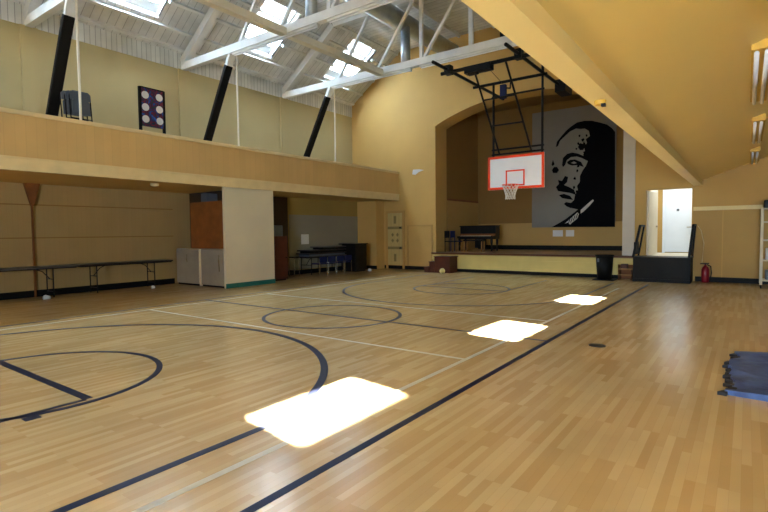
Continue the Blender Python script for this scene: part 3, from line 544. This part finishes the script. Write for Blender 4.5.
c=thing('stair_landing',(-2.15,17.95,0),'black landing with side guards below the bright raised doorway','landing')
B(-2.93,-1.36,17.5,18.39,0,.765).build('landing_box',BINM,c)
B(-2.95,-1.34,17.48,18.39,.765,.785).build('landing_top',BLACK,c)
for x in (-2.91,-1.38):
    dx=.16 if x<-2 else .07; MB().bar((x-.02,17.53,.78),(x+dx,17.6,1.78),.07,.08,(0,1,0)).build('guard_post',BINM,c); gm=MB(); gm.bar((x,18.34,.78),(x+dx,18.34,1.78),.05,.06,(0,1,0))
    gm.build('guard_post',BINM,c); MB().bar((x+dx,17.57,1.77),(x+dx,18.38,1.77),.06,.06).build('handrail',BINM,c); B(x-.012,x+.012,17.56,18.32,.85,1.25).build('guard_panel',BINM,c)
B(-2.93,-1.36,17.46,17.5,0,.10).build('toe_board',BINM,c)
c=thing('fire_extinguisher',(-1.02,18.2,0),'red fire extinguisher standing on the floor right of the black landing','fire extinguisher')
MB().lathe((-1.02,18.22,0),[(.09,.0),(.105,.03),(.105,.40),(.07,.48),(.03,.50),(.03,.54)],20).build('cylinder',RED,c,smooth=True)
MB().bar((-1.16,18.22,.57),(-.92,18.22,.59),.04,.03).bar((-1.02,18.22,.53),(-1.02,18.22,.58),.04,.04).build('handle',BLACK,c)
MB().tube([(-.98,18.2,.55),(-.88,18.17,.5),(-.86,18.16,.3),(-.88,18.17,.15)],.018,8).build('hose',BLACK,c)
tag(MB().tube([(-1.12,18.375,.6),(-1.08,18.375,1.2),(-1.16,18.375,1.6),(-1.25,18.375,1.75)],.012,8).build('wall_cable',CAP),'thin pale cable on the wall above the fire extinguisher','cable')
c=thing('shelf_unit',(.9,17.3,0),'cream open shelf unit on casters at the right edge of the photo','shelf')
for x in (.3,1.42):
    for y in (17.02,17.55): B(x,x+.06,y,y+.06,.1,2.2).build('post',SHEL,c)
for z in (.2,.75,1.3,1.8,2.16): B(.32,1.48,17.04,17.6,z,z+.04).build('shelf',SHEL,c)
for x in (.33,1.45):
    for y in (17.05,17.58): MB().tube([(x-.015,y,.05),(x+.015,y,.05)],.05,14).build('caster',BLACK,c)
tag(B(.36,.75,17.1,17.5,2.20,2.42).build('storage_box',BLACK,bevel=.02),'black box on top of the cream shelf unit','box')
tag(B(.42,.9,17.1,17.5,.79,1.1).build('storage_box',PAPER,bevel=.02),'white box on the second shelf of the cream unit','box')
tag(B(.42,.85,17.1,17.5,.24,.5).build('storage_box',GREYC,bevel=.02),'grey-blue box on the bottom shelf of the cream unit','box')
# blue mat with ragged taped edge
c=thing('gym_mat',(.9,6.9,0),'worn blue vinyl mat with a ragged left edge on the floor','mat')
pts=[]; 
for i in range(25):
    f=i/24; pts.append((-.13+.03*f+random.uniform(-.035,.035)+.03*math.sin(f*9),5.93+2.05*f))
poly=pts+[(1.4,8.35),(1.4,5.80)]
b=bmesh.new(); vs=[b.verts.new((x-.9,y-6.9,.045)) for x,y in poly]; f=b.faces.new(vs); bmesh.ops.triangulate(b,faces=[f]); bmesh.ops.subdivide_edges(b,edges=b.edges[:],cuts=3,use_grid_fill=True)
for v in b.verts:
    x,y=v.co.x+.9,v.co.y+6.9; v.co.z+=.012*math.sin(x*9+y*3)+.01*math.sin(y*13)
ge=b.faces[:]; ex=bmesh.ops.extrude_face_region(b,geom=ge)
for v in [e for e in ex['geom'] if isinstance(e,bmesh.types.BMVert)]: v.co.z=.0
bmesh.ops.recalc_face_normals(b,faces=b.faces)
me=bpy.data.meshes.new('cover'); b.to_mesh(me); b.free(); me.materials.append(MATB); o=bpy.data.objects.new('cover',me); COL.objects.link(o); o.parent=c
for i in range(0,24,2):
    x,y=pts[i]; MB().prism([(x-.05-.03*random.random(),y-.05),(x+.02,y-.06),(x+.03,y+.03),(x-.03*random.random(),y+.05)],0.001,.03+.012*random.random(),'z').build('torn_tape',TAPE,c)
tag(MB().lathe((-1.70,7.47,0),[(.115,-.005),(.115,.005),(.09,.006)],28).build('floor_plate',STONEG),'small round dark metal plate set in the floor right of the sideline','floor plate')
# ------------------------------------------------------------------ aisle lamps, beam fitting
for y0,y1,l in ((2.4,5.1,'twin-tube fluorescent fixture on the aisle ceiling, nearest the camera'),(6.6,9.3,'twin-tube fluorescent fixture on the aisle ceiling, second from the camera'),(11.0,13.6,'twin-tube fluorescent fixture on the aisle ceiling, third from the camera'),(15.3,17.9,'twin-tube fluorescent fixture on the aisle ceiling, nearest the end wall')):
    x=.12 if y0>9 else .09; z=3.16+.36*(x+1.16)
    t=thing('fluorescent_light',(x,(y0+y1)/2,z-.12),l,'ceiling light','fluorescent fixtures on the aisle ceiling')
    B(x-.09,x+.10,y0,y1,z-.085,z+.05).build('housing',YBOX,t)
    for a in (-.045,.045): MB().tube([(x+a,y0+.04,z-.115),(x+a,y1-.04,z-.115)],.024,10).build('tube',WTUBE,t,smooth=True)
t=thing('smoke_detector',(-1.27,5.6,2.95),'small yellow and black sensor on the underside of the cream beam','sensor')
MB().lathe((-1.27,5.6,2.95),[(.03,0),(.055,.01),(.06,.05)],16).build('housing',YBOX,t); B(-1.25,-1.21,5.55,5.6,2.93,2.96).build('lens',BLACK,t)
# ------------------------------------------------------------------ ceiling hung basketball goal
t=thing('basketball_goal',(-5.48,14.1,7.0),'white backboard with orange border hung from a black pipe frame','basketball hoop')
ZPp=6.08
for x in (-6.72,-4.72):
    MB().tube([(x,11.45,ZPp),(x,16.1,ZPp)],.045).build('rail_pipe',BLACK,t)
    if x>-5: MB().tube([(x,14.1,ZPp),(x,14.1,7.06)],.04).build('hanger',BLACK,t)
    B(x-.09,x+.09,12.2,12.4,ZPp-.12,ZPp+.12).build('clamp',BLACK,t)
MB().tube([(-6.95,12.3,ZPp-.06),(-4.2,12.3,ZPp-.06)],.05).build('cross_pipe',BLACK,t); MB().tube([(-6.85,14.1,ZPp-.05),(-4.6,14.1,ZPp-.05)],.042).build('cross_pipe',BLACK,t)
B(-4.82,-4.5,15.5,16.2,ZPp-.22,ZPp+.14).build('end_bracket',BLACK,t)
k=MB().box(-6.2,-5.45,12.2,12.42,ZPp-.22,ZPp-.04); k.tube([(-6.1,12.3,ZPp-.18),(-5.85,12.3,ZPp-.18)],.1,14); k.build('winch',BLACK,t)
for x in (-6.2,-4.73): MB().tube([(x,14.12,ZPp-.05),(x,14.12,2.95)],.035).build('mast_pipe',BLACK,t)
for x0,x1 in ((-5.98,-6.0),(-5.08,-5.03)): MB().tube([(x0,12.3,ZPp-.06),(x1,14.08,3.95)],.028).build('diagonal_pipe',BLACK,t)
for f in (.36,.66):
    y=12.3+1.78*f; z=ZPp-.06+(3.95-ZPp+.06)*f; MB().tube([(-5.98-.02*f,y,z),(-5.08+.05*f,y,z)],.022).build('brace_pipe',BLACK,t)
for z in (5.64,4.07,3.93): MB().tube([(-6.25,14.12,z),(-4.68,14.12,z)],.028).build('brace_pipe',BLACK,t)
B(-5.74,-5.58,13.5,13.62,5.4,5.78).build('motor_box',BLUEC,t)
MB().tube([(-5.66,13.56,5.7),(-5.66,14.06,5.8),(-5.66,14.1,ZPp)],.02,8).build('cable',BLACK,t)
B(-5.95,-5.62,14.0,14.2,7.32,7.74).build('motor_box',BLACK,t)
MB().tube([(-5.62,12.35,ZPp-.1),(-5.62,13.56,5.75)],.006,6).build('winch_cable',BLACK,t)
bd=B(-6.32,-4.63,13.99,14.03,2.87,3.85).build('backboard',BACK,t); k=MB()
k.box(-6.32,-4.63,13.975,14.0,2.87,2.94); k.box(-6.32,-4.63,13.975,14.0,3.78,3.85); k.box(-6.32,-6.25,13.975,14.0,2.94,3.78); k.box(-4.70,-4.63,13.975,14.0,2.94,3.78); k.build('border',ORG,bd)
k=MB(); k.box(-5.76,-5.19,13.98,14.0,3.38,3.42); k.box(-5.76,-5.72,13.98,14.0,2.97,3.38); k.box(-5.23,-5.19,13.98,14.0,2.97,3.38); k.box(-5.76,-5.19,13.98,14.0,2.96,3.0); k.build('target_square',ORG,bd)
MB().ring((-5.47,13.62,2.96),.228,.012).build('rim',ORG,t); MB().box(-5.55,-5.39,13.83,13.99,2.93,2.975).build('rim_bracket',ORG,t)
k=MB(); rs=[.225,.19,.155,.13,.14]
for i in range(12):
    for s in (1,-1):
        pp=[(-5.47+rs[q]*math.cos(2*math.pi*(i+s*q*.5)/12),13.62+rs[q]*math.sin(2*math.pi*(i+s*q*.5)/12),2.95-.1*q) for q in range(5)]; k.tube(pp,.007,5)
k.build('net',NET,t)
